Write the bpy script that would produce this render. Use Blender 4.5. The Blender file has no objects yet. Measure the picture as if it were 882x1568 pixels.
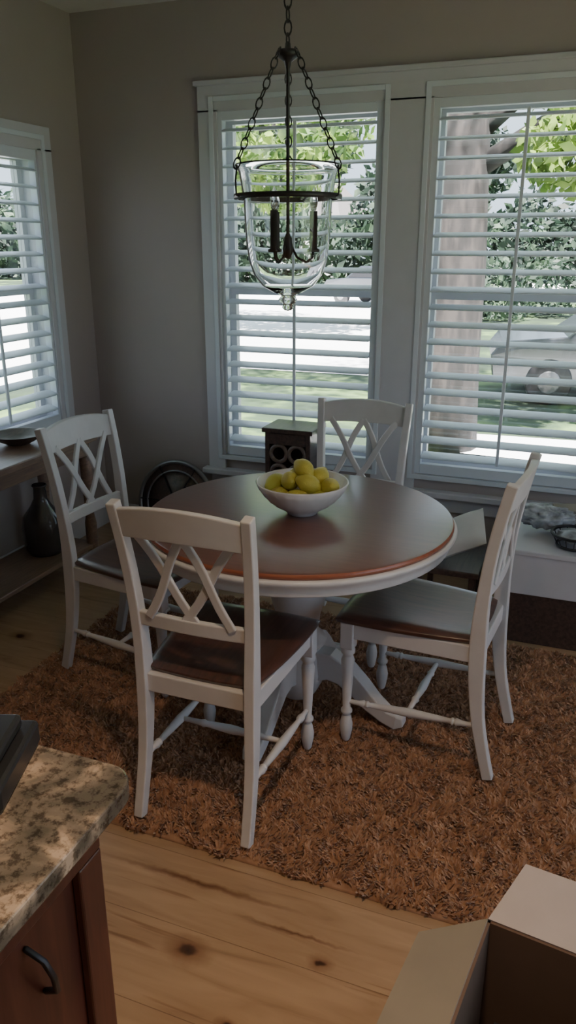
import bpy, math, random
import numpy as np
from mathutils import Vector, Matrix, noise
random.seed(7); np.random.seed(7)
C=bpy.context.collection
pi=math.pi
# ---------------------------------------------------------------- materials
def newmat(name):
    m=bpy.data.materials.new(name); m.use_nodes=True
    nt=m.node_tree; return m,nt,nt.nodes['Principled BSDF']
def simple(name,col,rough=.5,metal=0,noise_amt=.06,scale=8,bump=0,bscale=60,coat=0):
    m,nt,b=newmat(name)
    b.inputs['Roughness'].default_value=rough; b.inputs['Metallic'].default_value=metal
    if coat: b.inputs['Coat Weight'].default_value=coat; b.inputs['Coat Roughness'].default_value=.15
    tc=nt.nodes.new('ShaderNodeTexCoord'); n=nt.nodes.new('ShaderNodeTexNoise'); n.inputs['Scale'].default_value=scale
    n.inputs['Detail'].default_value=4
    nt.links.new(tc.outputs['Object'],n.inputs['Vector'])
    r=nt.nodes.new('ShaderNodeValToRGB')
    r.color_ramp.elements[0].position=.3; r.color_ramp.elements[1].position=.7
    r.color_ramp.elements[0].color=(*[c*(1-noise_amt) for c in col],1)
    r.color_ramp.elements[1].color=(*[min(1,c*(1+noise_amt)) for c in col],1)
    nt.links.new(n.outputs['Fac'],r.inputs['Fac']); nt.links.new(r.outputs['Color'],b.inputs['Base Color'])
    if bump:
        n2=nt.nodes.new('ShaderNodeTexNoise'); n2.inputs['Scale'].default_value=bscale
        nt.links.new(tc.outputs['Object'],n2.inputs['Vector'])
        bp=nt.nodes.new('ShaderNodeBump'); bp.inputs['Strength'].default_value=bump; bp.inputs['Distance'].default_value=.01
        nt.links.new(n2.outputs['Fac'],bp.inputs['Height']); nt.links.new(bp.outputs['Normal'],b.inputs['Normal'])
    return m
def ramp(nt,stops):
    r=nt.nodes.new('ShaderNodeValToRGB'); cr=r.color_ramp
    while len(cr.elements)<len(stops): cr.elements.new(.5)
    for e,(p,c) in zip(cr.elements,stops): e.position=p; e.color=(*c,1)
    return r
def wood(name,c1,c2,c3,rough=.3,axis=0,scale=6,stretch=12,coat=0,crough=.2):
    m,nt,b=newmat(name); L=nt.links.new
    tc=nt.nodes.new('ShaderNodeTexCoord'); mp=nt.nodes.new('ShaderNodeMapping')
    s=[stretch]*3; s[axis]=1; mp.inputs['Scale'].default_value=s
    n=nt.nodes.new('ShaderNodeTexNoise'); n.inputs['Scale'].default_value=scale; n.inputs['Detail'].default_value=6; n.inputs['Distortion'].default_value=.6
    L(tc.outputs['Object'],mp.inputs['Vector']); L(mp.outputs['Vector'],n.inputs['Vector'])
    r=ramp(nt,[(.3,c1),(.5,c2),(.7,c3)]); L(n.outputs['Fac'],r.inputs['Fac']); L(r.outputs['Color'],b.inputs['Base Color'])
    b.inputs['Roughness'].default_value=rough
    if coat: b.inputs['Coat Weight'].default_value=coat; b.inputs['Coat Roughness'].default_value=crough
    return m
WALL=simple('wall_paint',(.36,.31,.30),.75,scale=2,noise_amt=.03,bump=.05,bscale=150)
CEIL=simple('ceiling_paint',(.66,.65,.64),.8)
TRIM=simple('trim_white',(.56,.56,.61),.4,noise_amt=.03)
SLAT=simple('shutter_white',(.66,.71,.78),.38,noise_amt=.02)
WHITE=simple('chair_white',(.62,.61,.635),.38,noise_amt=.05,scale=12)
SEAT=wood('seat_dark_wood',(.035,.015,.012),(.06,.025,.019),(.085,.036,.027),.3,axis=1,coat=.3)
TOP=wood('table_top_wood',(.118,.046,.034),(.135,.053,.039),(.15,.060,.044),.32,axis=0,coat=.6,scale=5,stretch=16,crough=.26)
EDGE=wood('table_edge_wood',(.22,.06,.03),(.27,.08,.04),(.3,.09,.045),.3,axis=0)
IRON=simple('dark_iron',(.035,.033,.036),.45,metal=.7)
STEEL=simple('dull_steel',(.22,.22,.23),.35,metal=.8)
BLACK=simple('black_plastic',(.012,.012,.014),.35)
LEMON=simple('lemon_skin',(.56,.48,.06),.4,scale=5,noise_amt=.18,bump=.3,bscale=250)
LIME=simple('lime_skin',(.46,.47,.05),.4,scale=5,noise_amt=.2,bump=.3,bscale=250)
CERAM=simple('ceramic_white',(.74,.74,.79),.25,noise_amt=.03)
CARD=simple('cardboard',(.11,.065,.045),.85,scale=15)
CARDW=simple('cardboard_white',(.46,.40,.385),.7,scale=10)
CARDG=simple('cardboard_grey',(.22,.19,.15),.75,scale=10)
DARKW=wood('dark_walnut',(.03,.018,.015),(.055,.033,.027),(.08,.048,.038),.4,axis=1)
SCROLL=wood('scroll_walnut',(.09,.06,.05),(.13,.09,.075),(.17,.11,.09),.4,axis=1)
CONS=wood('console_wood',(.14,.085,.065),(.19,.12,.085),(.25,.155,.11),.35,axis=1)
CHERRY=wood('cherry_cabinet',(.055,.015,.010),(.08,.022,.014),(.11,.033,.019),.35,axis=2,scale=4)
PILLOW=simple('pillow_fabric',(.6,.58,.56),.9,bump=.2,bscale=300)
PLASTIC=simple('plastic_bag',(.36,.38,.42),.3,bump=.8,bscale=25,noise_amt=.6,scale=18)
DGLASS=simple('dark_bottle_glass',(.05,.045,.045),.12,noise_amt=.2)
# glass
m,nt,b=newmat('clear_glass'); b.inputs['Transmission Weight'].default_value=1; b.inputs['Roughness'].default_value=0; b.inputs['IOR'].default_value=1.45; b.inputs['Base Color'].default_value=(.97,.98,.98,1); GLASS=m
m=bpy.data.materials.new('window_glass'); m.use_nodes=True; nt=m.node_tree; nt.nodes.clear()
o=nt.nodes.new('ShaderNodeOutputMaterial'); mx=nt.nodes.new('ShaderNodeMixShader'); tr=nt.nodes.new('ShaderNodeBsdfTransparent'); gl=nt.nodes.new('ShaderNodeBsdfGlossy'); gl.inputs['Roughness'].default_value=.02
mx.inputs[0].default_value=.05; nt.links.new(tr.outputs[0],mx.inputs[1]); nt.links.new(gl.outputs[0],mx.inputs[2]); nt.links.new(mx.outputs[0],o.inputs[0]); WGLASS=m
# pine floor
m,nt,b=newmat('pine_floor'); L=nt.links.new
tc=nt.nodes.new('ShaderNodeTexCoord'); br=nt.nodes.new('ShaderNodeTexBrick')
br.inputs['Scale'].default_value=1; br.inputs['Brick Width'].default_value=2.9; br.inputs['Row Height'].default_value=.235; br.inputs['Mortar Size'].default_value=.0012
br.inputs['Color1'].default_value=(.94,.93,.92,1); br.inputs['Color2'].default_value=(1.06,1.04,1.02,1); br.inputs['Mortar'].default_value=(.55,.48,.42,1)
L(tc.outputs['Object'],br.inputs['Vector'])
def mapped(sc):
    mp=nt.nodes.new('ShaderNodeMapping'); mp.inputs['Scale'].default_value=sc; L(tc.outputs['Object'],mp.inputs['Vector']); return mp.outputs['Vector']
n=nt.nodes.new('ShaderNodeTexNoise'); n.inputs['Scale'].default_value=2.2; n.inputs['Detail'].default_value=8; n.inputs['Distortion'].default_value=1.2; L(mapped((1.1,9,1)),n.inputs['Vector'])
r=ramp(nt,[(.2,(.20,.12,.065)),(.36,(.31,.195,.112)),(.55,(.36,.235,.14)),(.75,(.41,.275,.168))]); L(n.outputs['Fac'],r.inputs['Fac'])
n3=nt.nodes.new('ShaderNodeTexNoise'); n3.inputs['Scale'].default_value=1.5; n3.inputs['Detail'].default_value=3; L(mapped((1.0,17,1)),n3.inputs['Vector'])
sr=ramp(nt,[(.25,(.5,.4,.33)),(.32,(.72,.64,.58)),(.36,(1,1,1))]); L(n3.outputs['Fac'],sr.inputs['Fac'])
wn=nt.nodes.new('ShaderNodeTexNoise'); wn.inputs['Scale'].default_value=22; wn.inputs['Detail'].default_value=3; L(tc.outputs['Object'],wn.inputs['Vector'])
va=nt.nodes.new('ShaderNodeVectorMath'); va.operation='MULTIPLY_ADD'; va.inputs[1].default_value=(.03,.03,.0); L(wn.outputs['Color'],va.inputs[0]); L(tc.outputs['Object'],va.inputs[2])
def mul(a,c):
    x=nt.nodes.new('ShaderNodeMixRGB'); x.blend_type='MULTIPLY'; x.inputs[0].default_value=1; L(a,x.inputs[1]); L(c,x.inputs[2]); return x.outputs[0]
q=mul(mul(r.outputs['Color'],br.outputs['Color']),sr.outputs['Color'])
def feature(x,y,sx,sy,stops):
    """knot / check in the wood at floor position x,y with half-size sx,sy"""
    global q
    s1=nt.nodes.new('ShaderNodeVectorMath'); s1.operation='SUBTRACT'; s1.inputs[1].default_value=(x+.015,y+.015,0); L(va.outputs[0],s1.inputs[0])
    s2=nt.nodes.new('ShaderNodeVectorMath'); s2.operation='MULTIPLY'; s2.inputs[1].default_value=(1/sx,1/sy,0); L(s1.outputs[0],s2.inputs[0])
    s3=nt.nodes.new('ShaderNodeVectorMath'); s3.operation='LENGTH'; L(s2.outputs[0],s3.inputs[0])
    k=ramp(nt,stops); L(s3.outputs['Value'],k.inputs['Fac']); q=mul(q,k.outputs['Color'])
KN=[(0,(.08,.05,.04)),(.22,(.16,.10,.08)),(.38,(.6,.48,.4)),(1,(1,1,1))]
for x,y,s in ((-.80,1.35,.055),(-.464,1.44,.03),(-.30,1.30,.025),(-.95,1.12,.03),(-.62,1.20,.022),(-2.3,1.9,.05),(-2.35,2.6,.05),(.9,1.2,.05),(1.2,2.4,.05),(-.2,.2,.05),(.7,-.4,.05),(-2.1,.6,.05)):
    feature(x,y,s*1.5,s,KN)
CK=[(0,(.3,.2,.15)),(.35,(.55,.44,.37)),(1,(1,1,1))]
for x,y,sx,sy in ((-.88,1.565,.36,.014),(-.55,1.50,.2,.009),(-2.4,2.2,.3,.015),(.9,1.7,.3,.015)): feature(x,y,sx,sy,CK)
L(q,b.inputs['Base Color']); b.inputs['Roughness'].default_value=.38; FLOOR=m
# granite
m,nt,b=newmat('granite'); L=nt.links.new
tc=nt.nodes.new('ShaderNodeTexCoord'); n=nt.nodes.new('ShaderNodeTexNoise'); n.inputs['Scale'].default_value=9; n.inputs['Detail'].default_value=4; n.inputs['Distortion'].default_value=.7; L(tc.outputs['Object'],n.inputs['Vector'])
r=ramp(nt,[(.40,(.09,.08,.065)),(.50,(.18,.15,.12)),(.56,(.33,.26,.20)),(.60,(.50,.39,.30))]); L(n.outputs['Fac'],r.inputs['Fac'])
n2=nt.nodes.new('ShaderNodeTexNoise'); n2.inputs['Scale'].default_value=60; n2.inputs['Detail'].default_value=8; n2.inputs['Roughness'].default_value=.7; L(tc.outputs['Object'],n2.inputs['Vector'])
r2=ramp(nt,[(.40,(.15,.13,.12)),(.52,(1,1,1))]); L(n2.outputs['Fac'],r2.inputs['Fac'])
x=nt.nodes.new('ShaderNodeMixRGB'); x.blend_type='MULTIPLY'; x.inputs[0].default_value=.8; L(r.outputs['Color'],x.inputs[1]); L(r2.outputs['Color'],x.inputs[2]); L(x.outputs[0],b.inputs['Base Color']); b.inputs['Roughness'].default_value=.18; GRAN=m
# rug
m,nt,b=newmat('shag_rug'); L=nt.links.new
tc=nt.nodes.new('ShaderNodeTexCoord'); n=nt.nodes.new('ShaderNodeTexNoise'); n.inputs['Scale'].default_value=26; n.inputs['Detail'].default_value=2; L(tc.outputs['Object'],n.inputs['Vector'])
r=ramp(nt,[(.3,(.33,.165,.088)),(.5,(.43,.23,.13)),(.72,(.54,.31,.185))]); L(n.outputs['Fac'],r.inputs['Fac'])
L(r.outputs['Color'],b.inputs['Base Color']); b.inputs['Roughness'].default_value=.8; b.inputs['Sheen Weight'].default_value=.4
t=nt.nodes.new('ShaderNodeBsdfTranslucent'); L(r.outputs['Color'],t.inputs['Color']); mx=nt.nodes.new('ShaderNodeMixShader'); mx.inputs[0].default_value=.25
out=[qq for qq in nt.nodes if qq.type=='OUTPUT_MATERIAL'][0]; L(b.outputs[0],mx.inputs[1]); L(t.outputs[0],mx.inputs[2]); L(mx.outputs[0],out.inputs[0]); RUG=m
# outdoor
def patchy(name,stops,scale,rough=.9,trans=0,detail=3,stretch=None):
    m,nt,b=newmat(name); L=nt.links.new
    tc=nt.nodes.new('ShaderNodeTexCoord'); n=nt.nodes.new('ShaderNodeTexNoise'); n.inputs['Scale'].default_value=scale; n.inputs['Detail'].default_value=detail
    if stretch:
        mp=nt.nodes.new('ShaderNodeMapping'); mp.inputs['Scale'].default_value=stretch; L(tc.outputs['Object'],mp.inputs['Vector']); L(mp.outputs['Vector'],n.inputs['Vector'])
    else: L(tc.outputs['Object'],n.inputs['Vector'])
    r=ramp(nt,stops); L(n.outputs['Fac'],r.inputs['Fac']); L(r.outputs['Color'],b.inputs['Base Color']); b.inputs['Roughness'].default_value=rough
    if trans:
        t=nt.nodes.new('ShaderNodeBsdfTranslucent'); L(r.outputs['Color'],t.inputs['Color']); mx=nt.nodes.new('ShaderNodeMixShader'); mx.inputs[0].default_value=trans
        out=[q for q in nt.nodes if q.type=='OUTPUT_MATERIAL'][0]
        L(b.outputs[0],mx.inputs[1]); L(t.outputs[0],mx.inputs[2]); L(mx.outputs[0],out.inputs[0])
    return m
GRASS=patchy('grass',[(.38,(.010,.024,.009)),(.52,(.022,.048,.016)),(.62,(.10,.17,.05))],.9,detail=5)
CONC=simple('concrete_drive',(.85,.86,.88),.8,scale=1)
BARK=patchy('bark',[(.38,(.004,.0035,.0035)),(.5,(.011,.009,.009)),(.62,(.028,.023,.021))],6,stretch=(1.6,1.6,.35),detail=5)
LEAF=patchy('leaf_green',[(.35,(.02,.05,.010)),(.5,(.07,.14,.02)),(.65,(.22,.32,.06))],1.3,.5,.45)
LEAF2=patchy('leaf_dark',[(.35,(.004,.012,.008)),(.55,(.015,.036,.02)),(.7,(.07,.12,.065))],.8,.6,.3)  # light and dark noise paints sun patches into the backdrop foliage
CARP=simple('car_paint',(.03,.035,.045),.2,metal=.4,coat=1)
SIDING=simple('siding',(.55,.55,.55),.7)
ROOF=simple('roof_shingle',(.12,.11,.11),.9)

# ---------------------------------------------------------------- mesh builder
class MB:
    def __init__(s): s.v=[]; s.f=[]; s.m=[]; s.sm=[]; s.mats=[]
    def mi(s,mat):
        if mat not in s.mats: s.mats.append(mat)
        return s.mats.index(mat)
    def add(s,vs,fs,mat,smooth=False,M=None):
        o=len(s.v); k=s.mi(mat)
        for q in vs:
            q=Vector(q); s.v.append(M@q if M else q)
        for f in fs: s.f.append(tuple(i+o for i in f)); s.m.append(k); s.sm.append(smooth)
    def box(s,a,b,mat,M=None):
        x0,y0,z0=a; x1,y1,z1=b
        vs=[(x0,y0,z0),(x1,y0,z0),(x1,y1,z0),(x0,y1,z0),(x0,y0,z1),(x1,y0,z1),(x1,y1,z1),(x0,y1,z1)]
        s.add(vs,[(3,2,1,0),(4,5,6,7),(0,1,5,4),(1,2,6,5),(2,3,7,6),(3,0,4,7)],mat,False,M)
    def lathe(s,prof,mat,c=(0,0,0),n=32,M=None,caps=True,rip=None):
        vs=[];fs=[]
        for r,z in prof:
            for i in range(n):
                a=2*pi*i/n; rr=r*(rip(a,r,z) if rip else 1); vs.append((c[0]+rr*math.cos(a),c[1]+rr*math.sin(a),c[2]+z))
        for j in range(len(prof)-1):
            for i in range(n):
                k=(i+1)%n; fs.append((j*n+i,j*n+k,(j+1)*n+k,(j+1)*n+i))
        if caps:
            if prof[0][0]>1e-5: fs.append(tuple(range(n-1,-1,-1)))
            if prof[-1][0]>1e-5: fs.append(tuple((len(prof)-1)*n+i for i in range(n)))
        s.add(vs,fs,mat,True,M)
    def sweep(s,path,sizes,mat,up=(1,0,0),n=4,M=None,smooth=None):
        path=[Vector(p) for p in path]; vs=[];fs=[]
        if not isinstance(sizes,list): sizes=[sizes]*len(path)
        up=Vector(up)
        for i,p in enumerate(path):
            t=(path[min(i+1,len(path)-1)]-path[max(i-1,0)]).normalized()
            a=(up-t*up.dot(t)).normalized(); b=t.cross(a)
            w,h=sizes[i]
            for k in range(n):
                if n==4: ca,sa=[(-1,-1),(1,-1),(1,1),(-1,1)][k]
                else: ca,sa=math.cos(2*pi*k/n),math.sin(2*pi*k/n)
                vs.append(p+a*ca*w/2+b*sa*h/2)
        for j in range(len(path)-1):
            for i in range(n):
                k=(i+1)%n; fs.append((j*n+i,j*n+k,(j+1)*n+k,(j+1)*n+i))
        fs.append(tuple(range(n-1,-1,-1))); fs.append(tuple((len(path)-1)*n+i for i in range(n)))
        s.add(vs,fs,mat,(n>4) if smooth is None else smooth,M)
    def turned(s,p0,p1,prof,mat,n=12):
        p0=Vector(p0);p1=Vector(p1);d=p1-p0; q=d.to_track_quat('Z','Y').to_matrix().to_4x4()
        M=Matrix.Translation(p0)@q; ln=d.length
        s.lathe([(r,t*ln) for t,r in prof],mat,n=n,M=M)
    def ell(s,c,r,mat,M=None,n=16,f=None):
        vs=[];fs=[];h=n//2
        vs.append(Vector((0,0,-1)))
        for j in range(1,h):
            a=-pi/2+pi*j/h
            for i in range(n): vs.append(Vector((math.cos(a)*math.cos(2*pi*i/n),math.cos(a)*math.sin(2*pi*i/n),math.sin(a))))
        vs.append(Vector((0,0,1)))
        for i in range(n):
            k=(i+1)%n; fs.append((0,1+k,1+i)); fs.append((len(vs)-1,1+(h-2)*n+i,1+(h-2)*n+k))
        for j in range(h-2):
            for i in range(n):
                k=(i+1)%n; fs.append((1+j*n+i,1+j*n+k,1+(j+1)*n+k,1+(j+1)*n+i))
        out=[]
        for v in vs:
            k=f(v) if f else 1
            w=Vector((v.x*r[0]*k,v.y*r[1]*k,v.z*r[2]*k))
            if M: w=M@w
            out.append(w+Vector(c))
        s.add(out,fs,mat,True)
    def torus(s,c,R,r,mat,M=None,n=14,k=6,sx=1):
        vs=[];fs=[]
        for i in range(n):
            a=2*pi*i/n
            for j in range(k):
                b=2*pi*j/k
                v=Vector(((R+r*math.cos(b))*math.cos(a)*sx,(R+r*math.cos(b))*math.sin(a),r*math.sin(b)))
                vs.append((M@v if M else v)+Vector(c))
        for i in range(n):
            for j in range(k): fs.append((i*k+j,((i+1)%n)*k+j,((i+1)%n)*k+(j+1)%k,i*k+(j+1)%k))
        s.add(vs,fs,mat,True)
    def obj(s,name,bevel=0,loc=(0,0,0),rz=0,segs=2,parent=None):
        me=bpy.data.meshes.new(name); me.from_pydata([tuple(v) for v in s.v],[],s.f)
        for m in s.mats: me.materials.append(m)
        me.polygons.foreach_set('material_index',s.m); me.polygons.foreach_set('use_smooth',s.sm); me.update()
        o=bpy.data.objects.new(name,me); C.objects.link(o); o.location=loc; o.rotation_euler=(0,0,rz)
        if parent: o.parent=parent
        if bevel:
            b=o.modifiers.new('bev','BEVEL'); b.width=bevel; b.segments=segs; b.limit_method='ANGLE'; b.angle_limit=math.radians(50)
        return o
def inst(o,name,loc,rz):
    q=bpy.data.objects.new(name,o.data); C.objects.link(q); q.location=loc; q.rotation_euler=(0,0,rz)
    for md in o.modifiers:
        n=q.modifiers.new(md.name,md.type)
        if md.type=='BEVEL': n.width=md.width; n.segments=md.segments; n.limit_method='ANGLE'; n.angle_limit=md.angle_limit
    return q
# ---------------------------------------------------------------- room
CH=2.93; XL=-2.86; YB=4.13; XR=2.2; YF=-2.6; T=.16
def wall_open(name,axis,pos,lo,hi,opens,sgn):
    b=MB()
    def bx(a0,a1,z0,z1):
        p0,p1=sorted((pos,pos+sgn*T))
        if axis=='y': b.box((a0,p0,z0),(a1,p1,z1),WALL)
        else: b.box((p0,a0,z0),(p1,a1,z1),WALL)
    c=lo
    for a0,a1,z0,z1 in opens:
        bx(c,a0,0,CH); bx(a0,a1,0,z0); bx(a0,a1,z1,CH); c=a1
    bx(c,hi,0,CH)
    return b.obj(name)
W1=(-1.99,-1.07,.55,2.41); W2=(-.84,.06,.55,2.41)
wall_open('wall_back','y',YB,XL-T,XR+T,[W1,W2],1)
W3=(2.74,3.72,.76,2.22)
wall_open('wall_left','x',XL,YF,YB,[W3],-1)
W4=(.3,2.6,.5,2.35)
wall_open('wall_right','x',XR,YF,YB,[W4],1)
wall_open('wall_front','y',YF,XL-T,XR+T,[],-1)
b=MB(); b.box((XL-T,YF-T,-.2),(XR+T,YB+T,0),FLOOR); b.obj('floor')
b=MB(); b.box((XL-T,YF-T,CH),(XR+T,YB+T,CH+.15),CEIL); b.obj('ceiling')
b=MB(); b.box((XL,YB-.018,0),(XR,YB,.14),TRIM); b.obj('baseboard_back',.004)
b=MB(); b.box((XL,YF,0),(XL+.018,YB-.02,.14),TRIM); b.obj('baseboard_left',.004)
b=MB(); b.box((XR-.018,YF,0),(XR,YB-.02,.14),TRIM); b.obj('baseboard_right',.004)

def window(idx,axis,pos,sgn,o,sillz,outer_cas):
    b=MB()
    def bx(a0,a1,d0,d1,z0,z1,mat):
        if axis=='y':
            y0,y1=sorted((pos-sgn*d0,pos-sgn*d1)); b.box((a0,y0,z0),(a1,y1,z1),mat)
        else:
            x0,x1=sorted((pos-sgn*d0,pos-sgn*d1)); b.box((x0,a0,z0),(x1,a1,z1),mat)
    a0,a1,z0,z1=o; L,R,TP=outer_cas
    bx(L,a0+.008,.0,.022,sillz,z1,TRIM); bx(a1-.008,R,.0,.022,sillz,z1,TRIM)
    bx(L,R,0,.022,z1-.008,TP,TRIM)
    bx(a0,a0+.012,-T,0,z0,z1,TRIM); bx(a1-.012,a1,-T,0,z0,z1,TRIM); bx(a0,a1,-T,0,z1-.012,z1,TRIM); bx(a0,a1,-T,0,z0,z0+.012,TRIM)
    for q0,q1 in [(a0+.012,a0+.05),(a1-.05,a1-.012)]: bx(q0,q1,-.13,-.09,z0+.012,z1-.012,TRIM)
    bx(a0+.05,a1-.05,-.13,-.09,z0+.012,z0+.07,TRIM); bx(a0+.05,a1-.05,-.13,-.09,z1-.06,z1-.012,TRIM)
    bx(a0+.05,a1-.05,-.13,-.09,(z0+z1)/2-.01,(z0+z1)/2+.04,TRIM)
    bx(a0+.05,a1-.05,-.112,-.108,z0+.07,z1-.06,WGLASS)
    return b.obj('window_%d'%idx,.0)
win1=window(1,'y',YB,1,W1,.46,(-2.09,-.955,2.54))
win2=window(2,'y',YB,1,W2,.46,(-.955,.18,2.54))
win3=window(3,'x',XL,-1,W3,.70,(2.62,3.83,2.33))
win4=window(4,'x',XR,1,W4,.45,(.2,2.7,2.45))
b=MB(); b.box((-2.12,YB-.065,.425),(.22,YB,.46),TRIM); b.box((-2.08,YB-.02,.34),(.17,YB,.425),TRIM); b.obj('trim_1',.006)
b=MB(); b.box((XL,2.6,.665),(XL+.06,3.85,.70),TRIM); b.box((XL,2.64,.59),(XL+.02,3.81,.665),TRIM); b.obj('trim_2',.006)
b=MB(); b.box((-2.11,YB-.035,2.525),(.2,YB,2.55),TRIM); b.obj('trim_3',.005)

def shutter(parent,axis,pos,a0,a1,z0,z1,fw,n,rail_t,rail_b,tilt):
    b=MB()
    if axis=='y': M=Matrix.Translation((0,pos,0))
    else: M=Matrix.Translation((pos,0,0))@Matrix.Rotation(pi/2,4,'Z')
    def bx(x0,x1,y0,y1,c0,c1): b.box((x0,y0,c0),(x1,y1,c1),SLAT,M)
    bx(a0,a0+fw,-.03,.012,z0,z1); bx(a1-fw,a1,-.03,.012,z0,z1)
    bx(a0+fw,a1-fw,-.03,.012,z0,z0+rail_b); bx(a0+fw,a1-fw,-.03,.012,z1-rail_t,z1)
    bx(a0-.030,a0-.005,-.05,.0,z0-.028,z1+.028); bx(a1+.005,a1+.030,-.05,.0,z0-.028,z1+.028)
    bx(a0-.005,a1+.005,-.05,.0,z1+.004,z1+.028); bx(a0-.005,a1+.005,-.05,.0,z0-.028,z0-.004)
    s0=z0+rail_b; s1=z1-rail_t; st=(s1-s0)/n; w=.089; t=.015
    for i in range(n):
        zc=s0+st*(i+.5); vs=[];fs=[];K=14
        for xx in (a0+fw+.002,a1-fw-.002):
            for k in range(K):
                a=2*pi*k/K; yy=w/2*math.cos(a); zz=t/2*math.sin(a)
                ca,sa=math.cos(tilt),math.sin(tilt)
                vs.append((xx,yy*ca-zz*sa+.001,zc+yy*sa+zz*ca))
        for k in range(K): fs.append((k,(k+1)%K,K+(k+1)%K,K+k))
        fs.append(tuple(range(K-1,-1,-1))); fs.append(tuple(range(K,2*K)))
        b.add(vs,fs,SLAT,True,M)
    xm=(a0+a1)/2
    b.box((xm-.008,-.062,s0+.03),(xm+.008,-.050,s1-.02),SLAT,M)
    return b.obj('plantation_shutter',.002,parent=parent)
TL=math.radians(14)
shutter(win1,'y',YB+.02,-1.995,-1.075,.545,2.445,.038,20,.085,.055,TL)
shutter(win2,'y',YB+.02,-.84,.06,.545,2.445,.038,20,.085,.055,TL)
shutter(win3,'x',XL-.02,2.77,3.74,.745,2.26,.045,16,.10,.06,TL)

# ---------------------------------------------------------------- chair
def make_chair(name,loc,rz):
    b=MB()
    for s in (-1,1):
        path=[(.185,-.292,0),(.184,-.266,.10),(.182,-.24,.22),(.18,-.225,.36),(.18,-.22,.50),(.183,-.222,.62),(.19,-.235,.78),(.197,-.257,.92),(.204,-.285,1.05)]
        P=[Vector((p[0]*s,p[1],p[2])) for p in path]; R=[]
        for i in range(len(P)-1):
            p0=P[max(i-1,0)];p1=P[i];p2=P[i+1];p3=P[min(i+2,len(P)-1)]
            for k in range(3):
                t=k/3; R.append(.5*((2*p1)+(-p0+p2)*t+(2*p0-5*p1+4*p2-p3)*t*t+(-p0+3*p1-3*p2+p3)*t**3))
        R.append(P[-1]); n=len(R)
        sz=[(.034-.006*abs(i/n-.45),.036+.018*math.exp(-((i/n-.45)/.2)**2)) for i in range(n)]
        b.sweep(R,sz,WHITE)
        b.lathe([(.011,0),(.016,.012),(.022,.045),(.024,.07),(.018,.10),(.013,.112),(.021,.122),(.021,.13),(.014,.14),(.017,.2),(.022,.30),(.024,.335),(.017,.355),(.025,.365),(.025,.378),(.02,.39)],WHITE,c=(.195*s,.225,0),n=16)
        b.box((.195*s-.024,.201,.385),(.195*s+.024,.249,.485),WHITE)
        b.sweep([(.182*s,-.215,.455),(.2*s,.215,.455)],(.02,.06),WHITE)
        b.turned((.183*s,-.235,.19),(.195*s,.225,.165),[(0,.008),(.1,.009),(.14,.014),(.155,.009),(.17,.015),(.185,.009),(.3,.012),(.5,.016),(.7,.012),(.815,.009),(.83,.015),(.845,.009),(.86,.014),(.9,.009),(1,.008)],WHITE)
    b.turned((-.189,0,.178),(.189,0,.178),[(0,.008),(.2,.010),(.24,.014),(.26,.010),(.5,.016),(.74,.010),(.76,.014),(.8,.010),(1,.008)],WHITE)
    b.box((-.18,-.232,.425),(.18,-.208,.487),WHITE); b.box((-.18,.215,.425),(.18,.238,.485),WHITE)
    N=18; vs=[];fs=[]
    for layer in (0,1):
        for j in range(N+1):
            v=-1+2*j/N
            for i in range(N+1):
                u=-1+2*i/N
                uu=u*math.sqrt(1-.12*v*v); vv=v*math.sqrt(1-.10*u*u)
                hw=.218+.026*vv
                x=uu*hw; y=.028+vv*.25
                e=max(abs(u),abs(v))
                dish=-.012*max(0,1-(x/.17)**2)*max(0,1-((y-.0)/.2)**2)
                z=(.512+dish-(.010 if e>.99 else 0)) if layer else .486
                if not layer: x*=.975;y=.028+(y-.028)*.975
                vs.append((x,y,z))
    Q=(N+1)**2
    for j in range(N):
        for i in range(N):
            a=j*(N+1)+i; fs.append((Q+a,Q+a+1,Q+a+N+2,Q+a+N+1)); fs.append((a,a+N+1,a+N+2,a+1))
    ring=[i for i in range(N+1)]+[j*(N+1)+N for j in range(1,N+1)]+[N*(N+1)+i for i in range(N-1,-1,-1)]+[j*(N+1) for j in range(N-1,0,-1)]
    for k in range(len(ring)):
        a,c=ring[k],ring[(k+1)%len(ring)]; fs.append((a,c,Q+c,Q+a))
    b.add(vs,fs,SEAT,True)
    def rail(z0,z1,w,th,arch,bow,ybase,lean,seg=14):
        vs=[];fs=[]
        for i in range(seg+1):
            u=-1+2*i/seg; x=u*w; y=ybase-bow*(1-u*u)
            zt=z1+arch*(1-u*u)
            for (zz,dy) in ((z0,-th/2),(z0,th/2),(zt,th/2),(zt,-th/2)):
                vs.append((x,y+dy-(zz-z0)*lean,zz+(arch*.35*(1-u*u) if zz==z0 else 0)))
        for i in range(seg):
            for k in range(4):
                a=i*4+k;c=i*4+(k+1)%4; fs.append((a,c,c+4,a+4))
        fs.append((3,2,1,0)); e=seg*4; fs.append((e,e+1,e+2,e+3))
        b.add(vs,fs,WHITE,False)
    rail(.945,1.032,.195,.024,.022,.018,-.264,.2)
    rail(.655,.70,.186,.022,.0,.012,-.226,.05)
    def slat(x0,x1,o):
        pts=[]
        for k in range(9):
            t=k/8; z=.69+.275*t; x=x0+(x1-x0)*t
            y=-.237-.030*t*t-.012*(1-(x/.19)**2)*.6+o
            pts.append((x+.006*math.sin(t*2*pi)*(1 if x1>x0 else -1),y,z))
        b.sweep(pts,(.012,.027),WHITE,up=(0,1,0))
    for s in (1,-1):
        slat(s*.02,s*-.155,.003); slat(s*-.135,0,-.004)
    return b.obj(name,.004,loc,rz)
ch=make_chair('dining_chair',(-.98,2.015,.025),0)
inst(ch,'dining_chair.001',(-1.64,2.57,.025),math.radians(-95))
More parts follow.
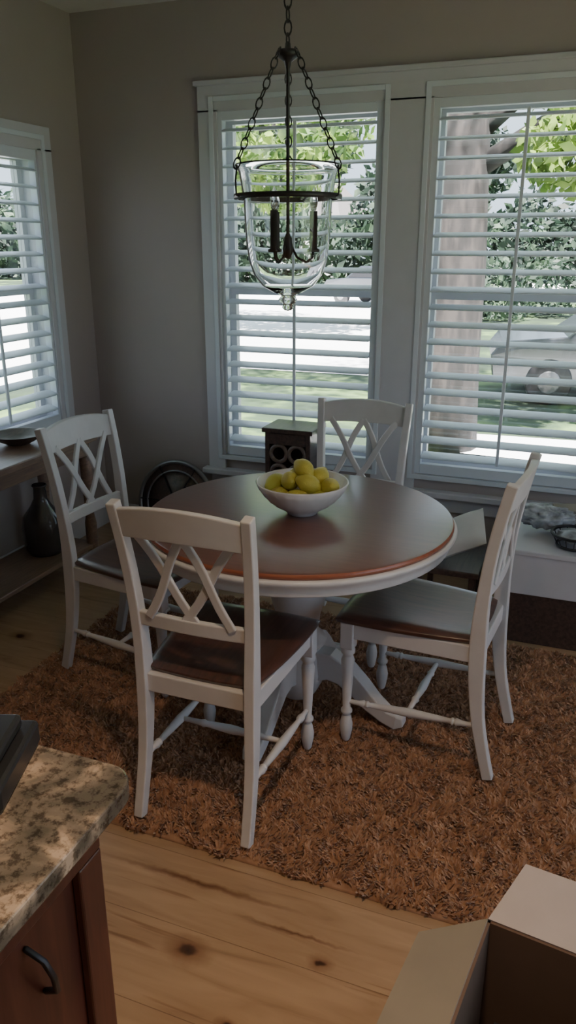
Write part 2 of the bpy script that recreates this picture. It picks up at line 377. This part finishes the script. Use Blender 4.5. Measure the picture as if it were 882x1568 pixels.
inst(ch,'dining_chair.002',(-.43,2.515,.025),math.radians(85))
inst(ch,'dining_chair.003',(-.92,3.10,.025),math.radians(181))
# ---------------------------------------------------------------- table
TX,TY=-.922,2.51
b=MB()
b.lathe([(0,.80),(.543,.80),(.553,.797)],TOP,n=96,caps=False)
b.lathe([(.553,.797),(.558,.79),(.558,.783),(.552,.779)],EDGE,n=96,caps=False)
b.lathe([(.552,.779),(.564,.779),(.569,.774),(.569,.768),(.562,.757),(.553,.75),(.547,.735),(.547,.718),(.53,.714),(0,.714)],WHITE,n=96,caps=False)
b.lathe([(0,.05),(.06,.05),(.075,.07),(.10,.12),(.105,.16),(.098,.25),(.092,.27),(.11,.285),(.11,.30),(.085,.315),(.078,.34),(.085,.40),(.105,.47),(.118,.53),(.115,.57),(.09,.60),(.085,.615),(.115,.63),(.115,.65),(.10,.665),(.15,.69),(.17,.716),(0,.716)],WHITE,n=40,caps=False)
for k in range(4):
    M=Matrix.Rotation(k*pi/2+math.radians(-3),4,'Z')
    pts=[(.07,0,.20),(.14,0,.21),(.20,0,.185),(.26,0,.135),(.31,0,.085),(.36,0,.05),(.405,0,.036),(.435,0,.04)]
    b.sweep(pts,[(.07,.13),(.07,.11),(.068,.09),(.066,.075),(.062,.065),(.06,.055),(.062,.06),(.05,.035)],WHITE,up=(0,1,0),M=M)
b.obj('pedestal_dining_table',.006,(TX,TY,.02),0)
TZ=.82
b=MB(); R=.168
outer=[(0,0),(.055,0),(.06,.008),(.075,.02),(.10,.034),(.122,.052),(.140,.072),(.155,.093),(R,.118)]
prof=outer+[(R-.004,.122),(R-.008,.118),(.141,.082),(.108,.05),(.07,.026),(0,.018)]
b.lathe(prof,CERAM,n=144,caps=False,rip=lambda a,r,z:1+.014*math.cos(24*a+z*140)*(1 if .015<z<.11 else 0))
bowl=b.obj('fruit_bowl',0,(-.912,TY+.01,TZ+.001),0)
b=MB()
pos=[(-.07,-.05,.07,0),(.0,-.085,.075,0),(.075,-.04,.07,1),(-.085,.035,.075,0),(.02,.08,.07,0),(.09,.04,.075,0),(-.01,0,.05,0),
     (-.035,-.03,.125,0),(.04,-.045,.125,0),(-.02,.045,.13,0),(.055,.03,.13,0),(-.098,-.01,.105,1),(.108,-.01,.11,0),(.005,.0,.165,0)]
for x,y,z,l in pos:
    q=Matrix.Rotation(random.uniform(0,pi),4,'Z')@Matrix.Rotation(random.uniform(-.5,.5)+pi/2,4,'X')
    f=lambda v:1+.22*max(0,abs(v.z)-.86)/.14
    b.ell((x,y,z),(.034,.034,.043),LIME if l else LEMON,M=q,f=f,n=20)
b.obj('lemon_pile',0,(-.912,TY+.01,TZ+.001),0)
# ---------------------------------------------------------------- pendant
PX,PY=-.96,2.5
b=MB()
def chain(p0,p1,step=.026,R=.0105,r=.0026):
    p0=Vector(p0);p1=Vector(p1);d=p1-p0;n=int(d.length/step);q=d.to_track_quat('X','Z').to_matrix().to_4x4()
    for i in range(n+1):
        c=p0+d*(i/n); M=q@Matrix.Rotation((i%2)*pi/2,4,'X')
        b.torus(c,R,r,IRON,M=M,n=12,k=6,sx=1.7)
zb=1.89
b.lathe([(.0,CH-.001),(.06,CH-.001),(.065,CH-.01),(.05,CH-.03),(.015,CH-.04),(0,CH-.05)],IRON,c=(PX,PY,0),n=24,caps=False)
chain((PX,PY,2.325),(PX,PY,CH-.05),.034,.0115,.0026)
b.lathe([(0,2.325),(.008,2.32),(.01,2.305),(.033,2.30),(.036,2.29),(.028,2.28),(.012,2.27),(.006,2.25),(.0055,1.76),(0,1.755)],IRON,c=(PX,PY,0),n=20,caps=False)
Rb=.160
b.lathe([(Rb,zb-.009),(Rb+.012,zb-.009),(Rb+.014,zb),(Rb+.012,zb+.007),(Rb,zb+.007),(Rb,zb-.009)],IRON,c=(PX,PY,0),n=64,caps=False)
for k in range(3):
    a=math.radians(-10+120*k); ca,sa=math.cos(a),math.sin(a)
    e=(PX+ca*(Rb+.018),PY+sa*(Rb+.018),zb+.09)
    chain((PX+ca*.034,PY+sa*.034,2.29),e,.031,.010,.0022)
    b.sweep([(PX+ca*(Rb+.006),PY+sa*(Rb+.006),zb-.006),(PX+ca*(Rb+.022),PY+sa*(Rb+.022),zb),(PX+ca*(Rb+.024),PY+sa*(Rb+.024),zb+.04),(PX+ca*(Rb+.018),PY+sa*(Rb+.018),zb+.085)],(.006,.006),IRON,up=(-sa,ca,0),n=8)
for k in range(3):
    a=math.radians(20+120*k); ca,sa=math.cos(a),math.sin(a)
    pts=[(PX+ca*r,PY+sa*r,z) for r,z in ((.004,1.755),(.03,1.705),(.06,1.69),(.08,1.705),(.083,1.725))]
    b.sweep(pts,(.008,.008),IRON,up=(-sa,ca,0),n=8)
    b.lathe([(.0,.0),(.02,.0),(.021,.008),(.013,.012),(.0125,.125),(0,.125)],IRON,c=(PX+ca*.083,PY+sa*.083,1.722),n=14,caps=False)
    b.lathe([(.0,.125),(.008,.126),(.013,.145),(.013,.16),(.006,.185),(0,.198)],GLASS,c=(PX+ca*.083,PY+sa*.083,1.722),n=14,caps=False)
b.lathe([(0,1.70),(.012,1.705),(.018,1.73),(.012,1.765),(.006,1.78)],IRON,c=(PX,PY,0),n=16,caps=False)
go=[(0,1.535),(.012,1.537),(.020,1.546),(.016,1.557),(.026,1.562),(.032,1.572),(.022,1.584),(.05,1.596),(.085,1.616),(.112,1.650),(.128,1.695),(.136,1.755),(.140,1.825),(.142,1.88),(.146,1.905),(.150,1.93),(.156,1.96),(.166,1.978)]
gi=[(r-.004,z+.002) for r,z in go[::-1] if z>1.59]+[(.04,1.602),(0,1.597)]
b.lathe(go+[(.1675,1.981),(.166,1.984)]+gi,GLASS,c=(PX,PY,0),n=64,caps=False)
b.obj('pendant_lantern')
# ---------------------------------------------------------------- rug
def blades(n,x0,x1,y0,y1,z,h,w,lean):
    P=np.stack([np.random.uniform(x0,x1,n),np.random.uniform(y0,y1,n)],1)
    P[:,1]=np.where(P[:,1]<y0+.03,P[:,1]+.008*np.sin(P[:,0]*23)+.006*np.sin(P[:,0]*61),P[:,1])
    a=np.random.uniform(0,2*pi,n)
    cell=np.floor(P[:,0]/.028+.4*np.sin(P[:,1]*40)).astype(int)*7919+np.floor(P[:,1]/.028+.4*np.sin(P[:,0]*37)).astype(int)*104729
    rs=np.abs(np.sin(cell*12.9898)*43758.5453)%1
    la=rs*2*pi+np.random.normal(0,.6,n)
    hh=h*np.random.uniform(.7,1.1,n)*(.82+.25*((rs*7.3)%1)); ww=w*np.random.uniform(.6,1.2,n); ll=lean*np.random.uniform(.3,1.2,n)
    dx,dy=np.cos(a)*ww/2,np.sin(a)*ww/2
    V=np.zeros((n,6,3))
    for k,(t,ws) in enumerate(((0,.7),(.55,1.),(1,.5))):
        ox=np.cos(la)*ll*t*t; oy=np.sin(la)*ll*t*t
        zz=z+hh*(t-.25*t*t)
        V[:,2*k,0]=P[:,0]+ox-dx*ws; V[:,2*k,1]=P[:,1]+oy-dy*ws; V[:,2*k,2]=zz
        V[:,2*k+1,0]=P[:,0]+ox+dx*ws; V[:,2*k+1,1]=P[:,1]+oy+dy*ws; V[:,2*k+1,2]=zz
    F=np.array([[0,1,3,2],[2,3,5,4]])[None]+(np.arange(n)*6)[:,None,None]
    return V.reshape(-1,3),F.reshape(-1,4)
def npmesh(name,V,F,mats,smooth=False,mi=None):
    me=bpy.data.meshes.new(name); me.vertices.add(len(V)); me.vertices.foreach_set('co',V.astype(np.float32).ravel())
    k=F.shape[1]; me.loops.add(F.size); me.loops.foreach_set('vertex_index',F.astype(np.int32).ravel())
    me.polygons.add(len(F)); me.polygons.foreach_set('loop_start',np.arange(0,F.size,k,dtype=np.int32))
    for m in mats: me.materials.append(m)
    if mi is not None: me.polygons.foreach_set('material_index',mi.astype(np.int32))
    me.update(calc_edges=True); me.validate()
    if smooth: me.polygons.foreach_set('use_smooth',[True]*len(F))
    o=bpy.data.objects.new(name,me); C.objects.link(o); return o
rx0,rx1,ry0,ry1=-2.07,.72,1.68,3.30
V,F=blades(150000,rx0,rx1,ry0,ry1,.004,.033,.009,.017)
bv=np.array([(rx0,ry0,.001),(rx1,ry0,.001),(rx1,ry1,.001),(rx0,ry1,.001),(rx0,ry0,.012),(rx1,ry0,.012),(rx1,ry1,.012),(rx0,ry1,.012)])
bf=np.array([(4,5,6,7),(0,1,5,4),(1,2,6,5),(2,3,7,6),(3,0,4,7)])+len(V)
npmesh('shag_rug',np.vstack([V,bv]),np.vstack([F,bf]),[RUG],True)
# ---------------------------------------------------------------- console table at left wall
b=MB()
x0,x1,y0,y1=XL+.07,-2.40,1.9,3.42
b.box((x0,y0,.755),(x1,y1,.79),CONS)
b.box((x0+.03,y0+.04,.68),(x1-.03,y1-.04,.755),CONS)
for x in (x0+.05,x1-.05):
    for y in (y0+.06,y1-.06,):
        b.lathe([(.022,0),(.03,.05),(.022,.09),(.032,.16),(.032,.3),(.022,.36),(.03,.5),(.034,.68)],CONS,c=(x,y,0),n=14)
b.box((x0+.03,y0+.04,.16),(x1-.03,y1-.04,.185),CONS)
b.obj('console_table',.005)
b=MB(); b.lathe([(0,0),(.05,0),(.09,.02),(.13,.05),(.135,.055),(.125,.052),(.085,.028),(0,.015)],DARKW,n=32,caps=False)
b.obj('wooden_bowl',0,(-2.64,3.08,.791))
b=MB(); b.lathe([(0,0),(.09,0),(.105,.03),(.11,.14),(.10,.20),(.055,.26),(.035,.30),(.032,.36),(.04,.37),(.036,.375),(.028,.36),(0,.35)],DGLASS,n=32,caps=False)
b.obj('glass_jug',0,(-2.60,3.15,.187))
b=MB(); M=Matrix.Rotation(math.radians(76),4,'X')
b.torus((0,0,0),.245,.014,STEEL,M=M,n=48,k=10); b.torus(M@Vector((0,0,.01)),.19,.006,STEEL,M=M,n=48,k=8)
b.lathe([(0,-.004),(.24,-.004),(.24,.004),(0,.004)],DARKW,n=48,M=M,caps=False)
for k in range(6):
    a=k*pi/3; b.sweep([M@Vector((0,0,.01)),M@Vector((.24*math.cos(a),.24*math.sin(a),.01))],(.008,.008),IRON,up=(0,0,1))
b.obj('round_metal_tray',0,(-2.26,3.97,.252))
b=MB()
b.box((-.145,-.12,.785),(.145,.12,.81),DARKW)
b.box((-.13,-.11,.0),(-.105,.11,.785),DARKW); b.box((.105,-.11,.0),(.13,.11,.785),DARKW); b.box((-.105,.08,.0),(.105,.11,.785),DARKW)
b.box((-.105,-.11,.72),(.105,-.09,.785),DARKW); b.box((-.105,-.11,.28),(.105,-.09,.34),DARKW)
for s in (-1,1):
    M=Matrix.Rotation(pi/2,4,'X'); b.torus((s*.052,-.10,.67),.045,.011,SCROLL,M=M,n=24,k=8); b.torus((s*.052,-.10,.56),.045,.011,SCROLL,M=M,n=24,k=8)
b.obj('carved_wood_plant_stand',.004,(-1.46,3.90,0))
b=MB()
bx0,bx1,by0,by1=-.30,1.3,3.36,3.92
b.box((bx0,by0,.25),(bx1,by1,.455),TRIM); b.box((bx0-.01,by0-.012,.44),(bx1+.01,by1,.465),TRIM)
b.box((bx0+.03,by0+.02,.0),(bx1-.03,by1,.25),DARKW)
b.obj('window_bench',.005)
b=MB()
def wr(v): return 1+.34*noise.noise(v*2.6)+.2*noise.noise(v*7)
b.ell((0,0,.06),(.13,.08,.05),PLASTIC,n=64,f=wr)
b.obj('plastic_bag',0,(-.11,3.64,.478))
b=MB()
b.torus((0,0,.06),.10,.007,IRON,n=32); b.torus((0,0,.008),.075,.006,IRON,n=32)
for k in range(16):
    a=k*pi/8; b.sweep([(.075*math.cos(a),.075*math.sin(a),.008),(.10*math.cos(a),.10*math.sin(a),.06)],(.005,.005),IRON,up=(0,0,1),n=6)
b.ell((0,0,.045),(.075,.075,.025),PLASTIC,n=24,f=wr)
b.obj('wire_basket',0,(.035,3.48,.467))
b=MB(); b.box((-.10,-.06,0),(.10,.06,.07),DARKW); b.box((-.102,-.062,.055),(.102,.062,.074),CARDG); b.obj('gift_box',.003,(.03,3.82,.467),.25)
b=MB()
vs=[];fs=[];N=14
for s in (1,-1):
    for j in range(N+1):
        for i in range(N+1):
            u=-1+2*i/N;w=-1+2*j/N
            t=.04*((1-u**4)*(1-w**4))**.6
            k=1-.06*(1-abs(u))*abs(w)
            vs.append((u*.15,w*.12*k,s*t))
Q=(N+1)**2
for s in range(2):
    for j in range(N):
        for i in range(N):
            a=s*Q+j*(N+1)+i; f=(a,a+1,a+N+2,a+N+1); fs.append(f if s==0 else f[::-1])
b.add(vs,fs,PILLOW,True,Matrix.Rotation(math.radians(-28),4,'Y')@Matrix.Rotation(math.radians(28),4,'X'))
b.obj('throw_pillow',0,(-.50,3.55,.42),math.radians(0))
b=MB(); b.box((-.68,3.42,.26),(-.36,3.80,.29),DARKW)
for x in (-.66,-.41):
    for y in (3.44,3.75): b.box((x,y,0),(x+.03,y+.03,.26),DARKW)
b.obj('low_stool',.006)
# ---------------------------------------------------------------- kitchen island
b=MB()
ix1,iy1=-.61,.91
pts=[(-1.9,-.6),(ix1,-.6),(ix1,iy1-.05)]+[(ix1-.05+.05*math.cos(a),iy1-.05+.05*math.sin(a)) for a in [pi/12*k for k in range(1,7)]]+[(-1.9,iy1)]
n=len(pts)
b.add([(x,y,.895) for x,y in pts]+[(x,y,.93) for x,y in pts],[tuple(range(n-1,-1,-1)),tuple(range(n,2*n))]+[(i,(i+1)%n,n+(i+1)%n,n+i) for i in range(n)],GRAN)
cx=ix1-.072; cy=iy1-.05
b.box((-1.88,-.58,.0),(cx,cy,.895),CHERRY)
b.box((cx,-.5,.08),(cx+.018,cy-.0,.16),CHERRY); b.box((cx,-.5,.80),(cx+.018,cy,.88),CHERRY)
b.box((cx,cy-.06,.16),(cx+.018,cy,.80),CHERRY); b.box((cx,cy-.56,.16),(cx+.018,cy-.5,.80),CHERRY)
b.sweep([(cx+.0,cy-.18,.76),(cx+.03,cy-.175,.74),(cx+.036,cy-.165,.70),(cx+.03,cy-.155,.66),(cx+.0,cy-.15,.64)],(.010,.012),IRON,up=(0,1,0),n=8)
b.obj('kitchen_island',.004)
b=MB(); b.box((-.16,-.10,0),(.10,.09,.045),BLACK); b.box((-.14,-.08,.045),(.08,.07,.07),BLACK); b.sweep([(-.1,.0,.07),(-.02,0,.10),(.06,0,.07)],(.03,.02),BLACK,up=(0,1,0))
b.obj('desk_phone',.008,(-.875,.80,.931),math.radians(20))
# ---------------------------------------------------------------- cardboard box (local origin at its rear-left corner)
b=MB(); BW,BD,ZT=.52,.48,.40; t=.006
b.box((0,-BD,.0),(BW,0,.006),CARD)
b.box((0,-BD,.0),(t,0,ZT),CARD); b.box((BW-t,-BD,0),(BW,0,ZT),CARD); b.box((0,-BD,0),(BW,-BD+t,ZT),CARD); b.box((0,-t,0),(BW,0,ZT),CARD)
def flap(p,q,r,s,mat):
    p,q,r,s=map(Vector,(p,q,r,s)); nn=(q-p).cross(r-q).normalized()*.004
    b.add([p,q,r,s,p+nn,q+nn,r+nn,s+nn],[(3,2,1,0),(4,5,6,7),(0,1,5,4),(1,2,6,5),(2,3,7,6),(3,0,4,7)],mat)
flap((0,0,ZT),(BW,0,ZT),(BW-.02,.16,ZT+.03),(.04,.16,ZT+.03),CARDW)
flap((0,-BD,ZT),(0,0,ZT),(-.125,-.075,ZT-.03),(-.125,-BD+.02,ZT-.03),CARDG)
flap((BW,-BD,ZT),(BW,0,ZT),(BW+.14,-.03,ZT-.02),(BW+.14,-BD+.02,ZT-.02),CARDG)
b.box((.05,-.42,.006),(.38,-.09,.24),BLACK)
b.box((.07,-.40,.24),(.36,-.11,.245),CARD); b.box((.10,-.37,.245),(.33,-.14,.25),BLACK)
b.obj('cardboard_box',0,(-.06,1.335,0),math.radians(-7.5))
# ---------------------------------------------------------------- outdoors
GZ=-.5
b=MB(); b.box((-90,4.4,GZ-.1),(60,120,GZ),GRASS); b.box((-90,-30,GZ-.1),(-3.1,4.4,GZ),GRASS); b.box((2.5,-30,GZ-.1),(60,4.4,GZ),GRASS)
b.add([(-40,13.5,GZ+.01),(-3.2,13.5,GZ+.01),(-5.5,34,GZ+.01),(-40,36,GZ+.01)],[(0,1,2,3)],CONC)
b.add([(-5,42,GZ+.02),(10,38,GZ+.02),(10,47,GZ+.02),(-5,50,GZ+.02)],[(0,1,2,3)],CONC)
b.add([(-1.3,8.6,GZ+.02),(6,8.3,GZ+.02),(6,10,GZ+.02),(-1.3,9.6,GZ+.02)],[(0,1,2,3)],CONC)
b.add([(-30,2.6,GZ+.01),(-9,2.6,GZ+.01),(-9,13.5,GZ+.01),(-30,13.5,GZ+.01)],[(0,1,2,3)],CONC)
b.obj('ground')
def leafcloud(cs,n,size,zmin=-.4):
    V=[];per=n//len(cs)
    for (c,r) in cs:
        d=np.random.normal(size=(per,3)); d/=np.linalg.norm(d,axis=1)[:,None]; rr=np.random.uniform(.35,1,per)**.6
        p=np.array(c)+d*rr[:,None]*np.array(r)
        a=np.random.normal(size=(per,3)); a/=np.linalg.norm(a,axis=1)[:,None]
        q=np.cross(a,np.random.normal(size=(per,3))); q/=np.linalg.norm(q,axis=1)[:,None]
        s=size*np.random.uniform(.6,1.3,per)[:,None]
        V.append(np.stack([p-a*s,p+q*s*.5,p+a*s,p-q*s*.5],1))
    V=np.concatenate(V).reshape(-1,3); V[:,2]=np.maximum(V[:,2],zmin); F=np.arange(len(V)).reshape(-1,4); return V,F
def tree(name,x,y,r,h,clumps,n,size,mat,limbs=6):
    b=MB()
    pts=[(x+.05*math.sin(k),y,GZ+h*k/6) for k in range(7)]
    b.sweep(pts,[(2*r*(1.25 if k==0 else 1-.03*k),2*r*(1.25 if k==0 else 1-.03*k)) for k in range(7)],BARK,up=(1,0,0),n=14)
    for (c,rr) in clumps[:limbs]:
        s=Vector((x,y,GZ+h*random.uniform(.45,.9))); e=Vector(c); m_=(s+e)/2+Vector((0,0,.3))
        b.sweep([s,m_,e],[(r*.7,r*.7),(r*.4,r*.4),(.04,.04)],BARK,up=(0,1,.1),n=8)
    V,F=leafcloud(clumps,n,size)
    o=len(b.v); k=b.mi(mat)
    b.v+= [Vector(v) for v in V]; b.f+=[tuple(int(i)+o for i in f) for f in F]; b.m+=[k]*len(F); b.sm+=[False]*len(F)
    return b.obj(name)
tree('maple_tree',-1.5,8.9,.33,6,[((.1,9.2,3.4),(1.1,.9,.8)),((-.2,8.6,2.6),(.7,.6,.45)),((.9,9.5,2.4),(.9,.8,.8)),((-3.2,9.5,4.6),(1.6,1.2,.8)),((-1,9.5,5.6),(2.5,2,1)),((2.2,9,4),(1.2,1,1.2)),((-1,8,6.5),(3.5,3,1.0)),((1.2,9.5,6),(3,3,1.2))],9500,.085,LEAF)
tree('oak_tree',-9.5,19,.35,7,[((-9,19,5.5),(3,2.5,2)),((-6.5,17,4.2),(2,1.5,1.2)),((-12,20,4.8),(3,2,2)),((-7.5,19,3.2),(1.6,1.4,.8)),((-5,18,5.6),(2,1.4,1.2))],5500,.16,LEAF)
tree('oak_tree.001',-14,7,.3,6,[((-12,7,4.2),(2.4,2.5,1.5)),((-13,9.5,4.6),(2.5,2,1.5)),((-11,5.5,3.4),(1.5,1.5,.8))],3000,.13,LEAF)
hs=[]
for k in range(34):
    x=-42+k*1.9; hs.append(((x,44+random.uniform(-2,5)+(6 if x>-6 else 0),random.uniform(.8,3.2)),(2.2,1.8,random.uniform(1.8,3.8))))
V,F=leafcloud(hs,26000,.32); npmesh('hedge_row',V,F,[LEAF2])
hs=[((x,y,random.uniform(.2,1.2)),(1.3,1.2,1.1)) for x,y in ((1,24),(3,23),(-1.6,27),(4.5,20),(-24,11),(-25,8),(-26,5),(-24,14),(-3.0,25))]
V,F=leafcloud(hs,9000,.13); npmesh('garden_bushes',V,F,[LEAF2])
hs=[((x,y,z),(4,3,3)) for x,y,z in ((-34,60,8),(-22,62,9),(-10,60,7),(2,64,8),(12,60,9),(-36,10,4),(-38,2,5),(-37,20,5),(-30,-4,5))]
V,F=leafcloud(hs,14000,.45); npmesh('distant_trees',V,F,[LEAF2])
def car(name,loc,rz):
    b=MB()
    prof=[(-2.2,.35),(-2.25,.7),(-2.1,.9),(-1.2,.98),(-.6,1.42),(.9,1.45),(1.6,1.02),(2.15,.95),(2.25,.6),(2.2,.35)]
    n=len(prof); w=.88
    vs=[(x,-w+(.14 if z>1.1 else 0),z) for x,z in prof]+[(x,w-(.14 if z>1.1 else 0),z) for x,z in prof]
    b.add(vs,[tuple(range(n)),tuple(range(2*n-1,n-1,-1))]+[(i,n+i,n+(i+1)%n,(i+1)%n) for i in range(n)],CARP)
    for s in (-1,1):
        b.add([(-1.05,s*.89,1.02),(-.55,s*.78,1.36),(.85,s*.78,1.38),(1.4,s*.89,1.04)],[(0,1,2,3)],BLACK)
        for x in (-1.4,1.4):
            M=Matrix.Translation((x,s*.8,.33))@Matrix.Rotation(pi/2,4,'X')
            b.lathe([(0,-.11),(.33,-.11),(.34,0),(.33,.11),(0,.11)],BLACK,n=24,M=M,caps=False)
            b.lathe([(0,-.12),(.17,-.12),(.17,.12),(0,.12)],STEEL,n=16,M=M,caps=False)
    b.add([(-1.15,-.7,1.01),(-.63,-.65,1.40),(-.63,.65,1.40),(-1.15,.7,1.01)],[(3,2,1,0)],BLACK)
    return b.obj(name,.02,loc,rz)
car('parked_car',(.75,13.0,GZ),math.radians(8)); 
car('parked_car.001',(-7.6,30,GZ+.01),math.radians(-20))
b=MB(); b.box((-30,52,GZ),(-17,60,3.2),SIDING); b.add([(-31,51,3.2),(-16,51,3.2),(-16,61,3.2),(-31,61,3.2),(-29,56,6),(-18,56,6)],[(0,1,5,4),(1,2,5),(2,3,4,5),(3,0,4)],ROOF)
for x in (-28,-24,-20): b.box((x,51.95,.6),(x+1.4,52,2.0),BLACK)
b.obj('neighbor_house')
# ---------------------------------------------------------------- lights
w=bpy.data.worlds.new('sky'); bpy.context.scene.world=w; w.use_nodes=True; nt=w.node_tree
bg=nt.nodes['Background']; sk=nt.nodes.new('ShaderNodeTexSky'); sk.sky_type='HOSEK_WILKIE'; sk.sun_direction=(.2,-.7,.7); sk.turbidity=4
mx=nt.nodes.new('ShaderNodeMixRGB'); mx.inputs[0].default_value=.75; mx.inputs[2].default_value=(.68,.83,1.0,1)
nt.links.new(sk.outputs[0],mx.inputs[1]); nt.links.new(mx.outputs[0],bg.inputs[0]); bg.inputs[1].default_value=3.2
s=bpy.data.lights.new('sun','SUN'); s.energy=70; s.angle=.02; s.color=(1,.96,.91); so=bpy.data.objects.new('sun',s); C.objects.link(so)
so.rotation_euler=Vector((.25,-.62,.9)).to_track_quat('Z','Y').to_euler()
def portal(loc,rot,sx,sy):
    l=bpy.data.lights.new('window_portal','AREA'); l.shape='RECTANGLE'; l.size=sx; l.size_y=sy; l.cycles.is_portal=True
    o=bpy.data.objects.new('window_portal',l); C.objects.link(o); o.location=loc; o.rotation_euler=rot
portal((-1.53,YB+.2,1.48),(math.radians(-90),0,0),.92,1.86)
portal((-.39,YB+.2,1.48),(math.radians(-90),0,0),.92,1.86)
portal((XL-.2,3.23,1.5),(0,math.radians(-90),0),1.46,.98)
portal((XR+.2,1.45,1.42),(0,math.radians(90),0),1.85,2.3)
for i,(x,y,e) in enumerate([(-.2,.9,9),(-1.6,-.6,3),(1.1,-1.2,3)]):
    l=bpy.data.lights.new('recessed_bulb','AREA'); l.shape='DISK'; l.size=.14; l.energy=e; l.color=(1,.68,.42); l.spread=math.radians(95)
    o=bpy.data.objects.new('recessed_bulb',l); C.objects.link(o); o.location=(x,y,CH-.012)
    b=MB(); b.torus((0,0,-.004),.085,.01,TRIM,n=32); b.obj('recessed_light',0,(x,y,CH))
# ---------------------------------------------------------------- camera
cd=bpy.data.cameras.new('camera'); cam=bpy.data.objects.new('camera',cd); C.objects.link(cam); bpy.context.scene.camera=cam
cd.sensor_fit='VERTICAL'; cd.sensor_height=36; cd.lens=1190/1568*36; cd.clip_end=300; cd.clip_start=.02
cam.location=(0,0,1.75); cam.rotation_euler=(math.radians(90-19.1),0,math.radians(21))
sc=bpy.context.scene; sc.view_settings.view_transform='AgX'; sc.view_settings.exposure=.3
try: sc.view_settings.look='AgX - Medium Low Contrast'
except Exception: pass
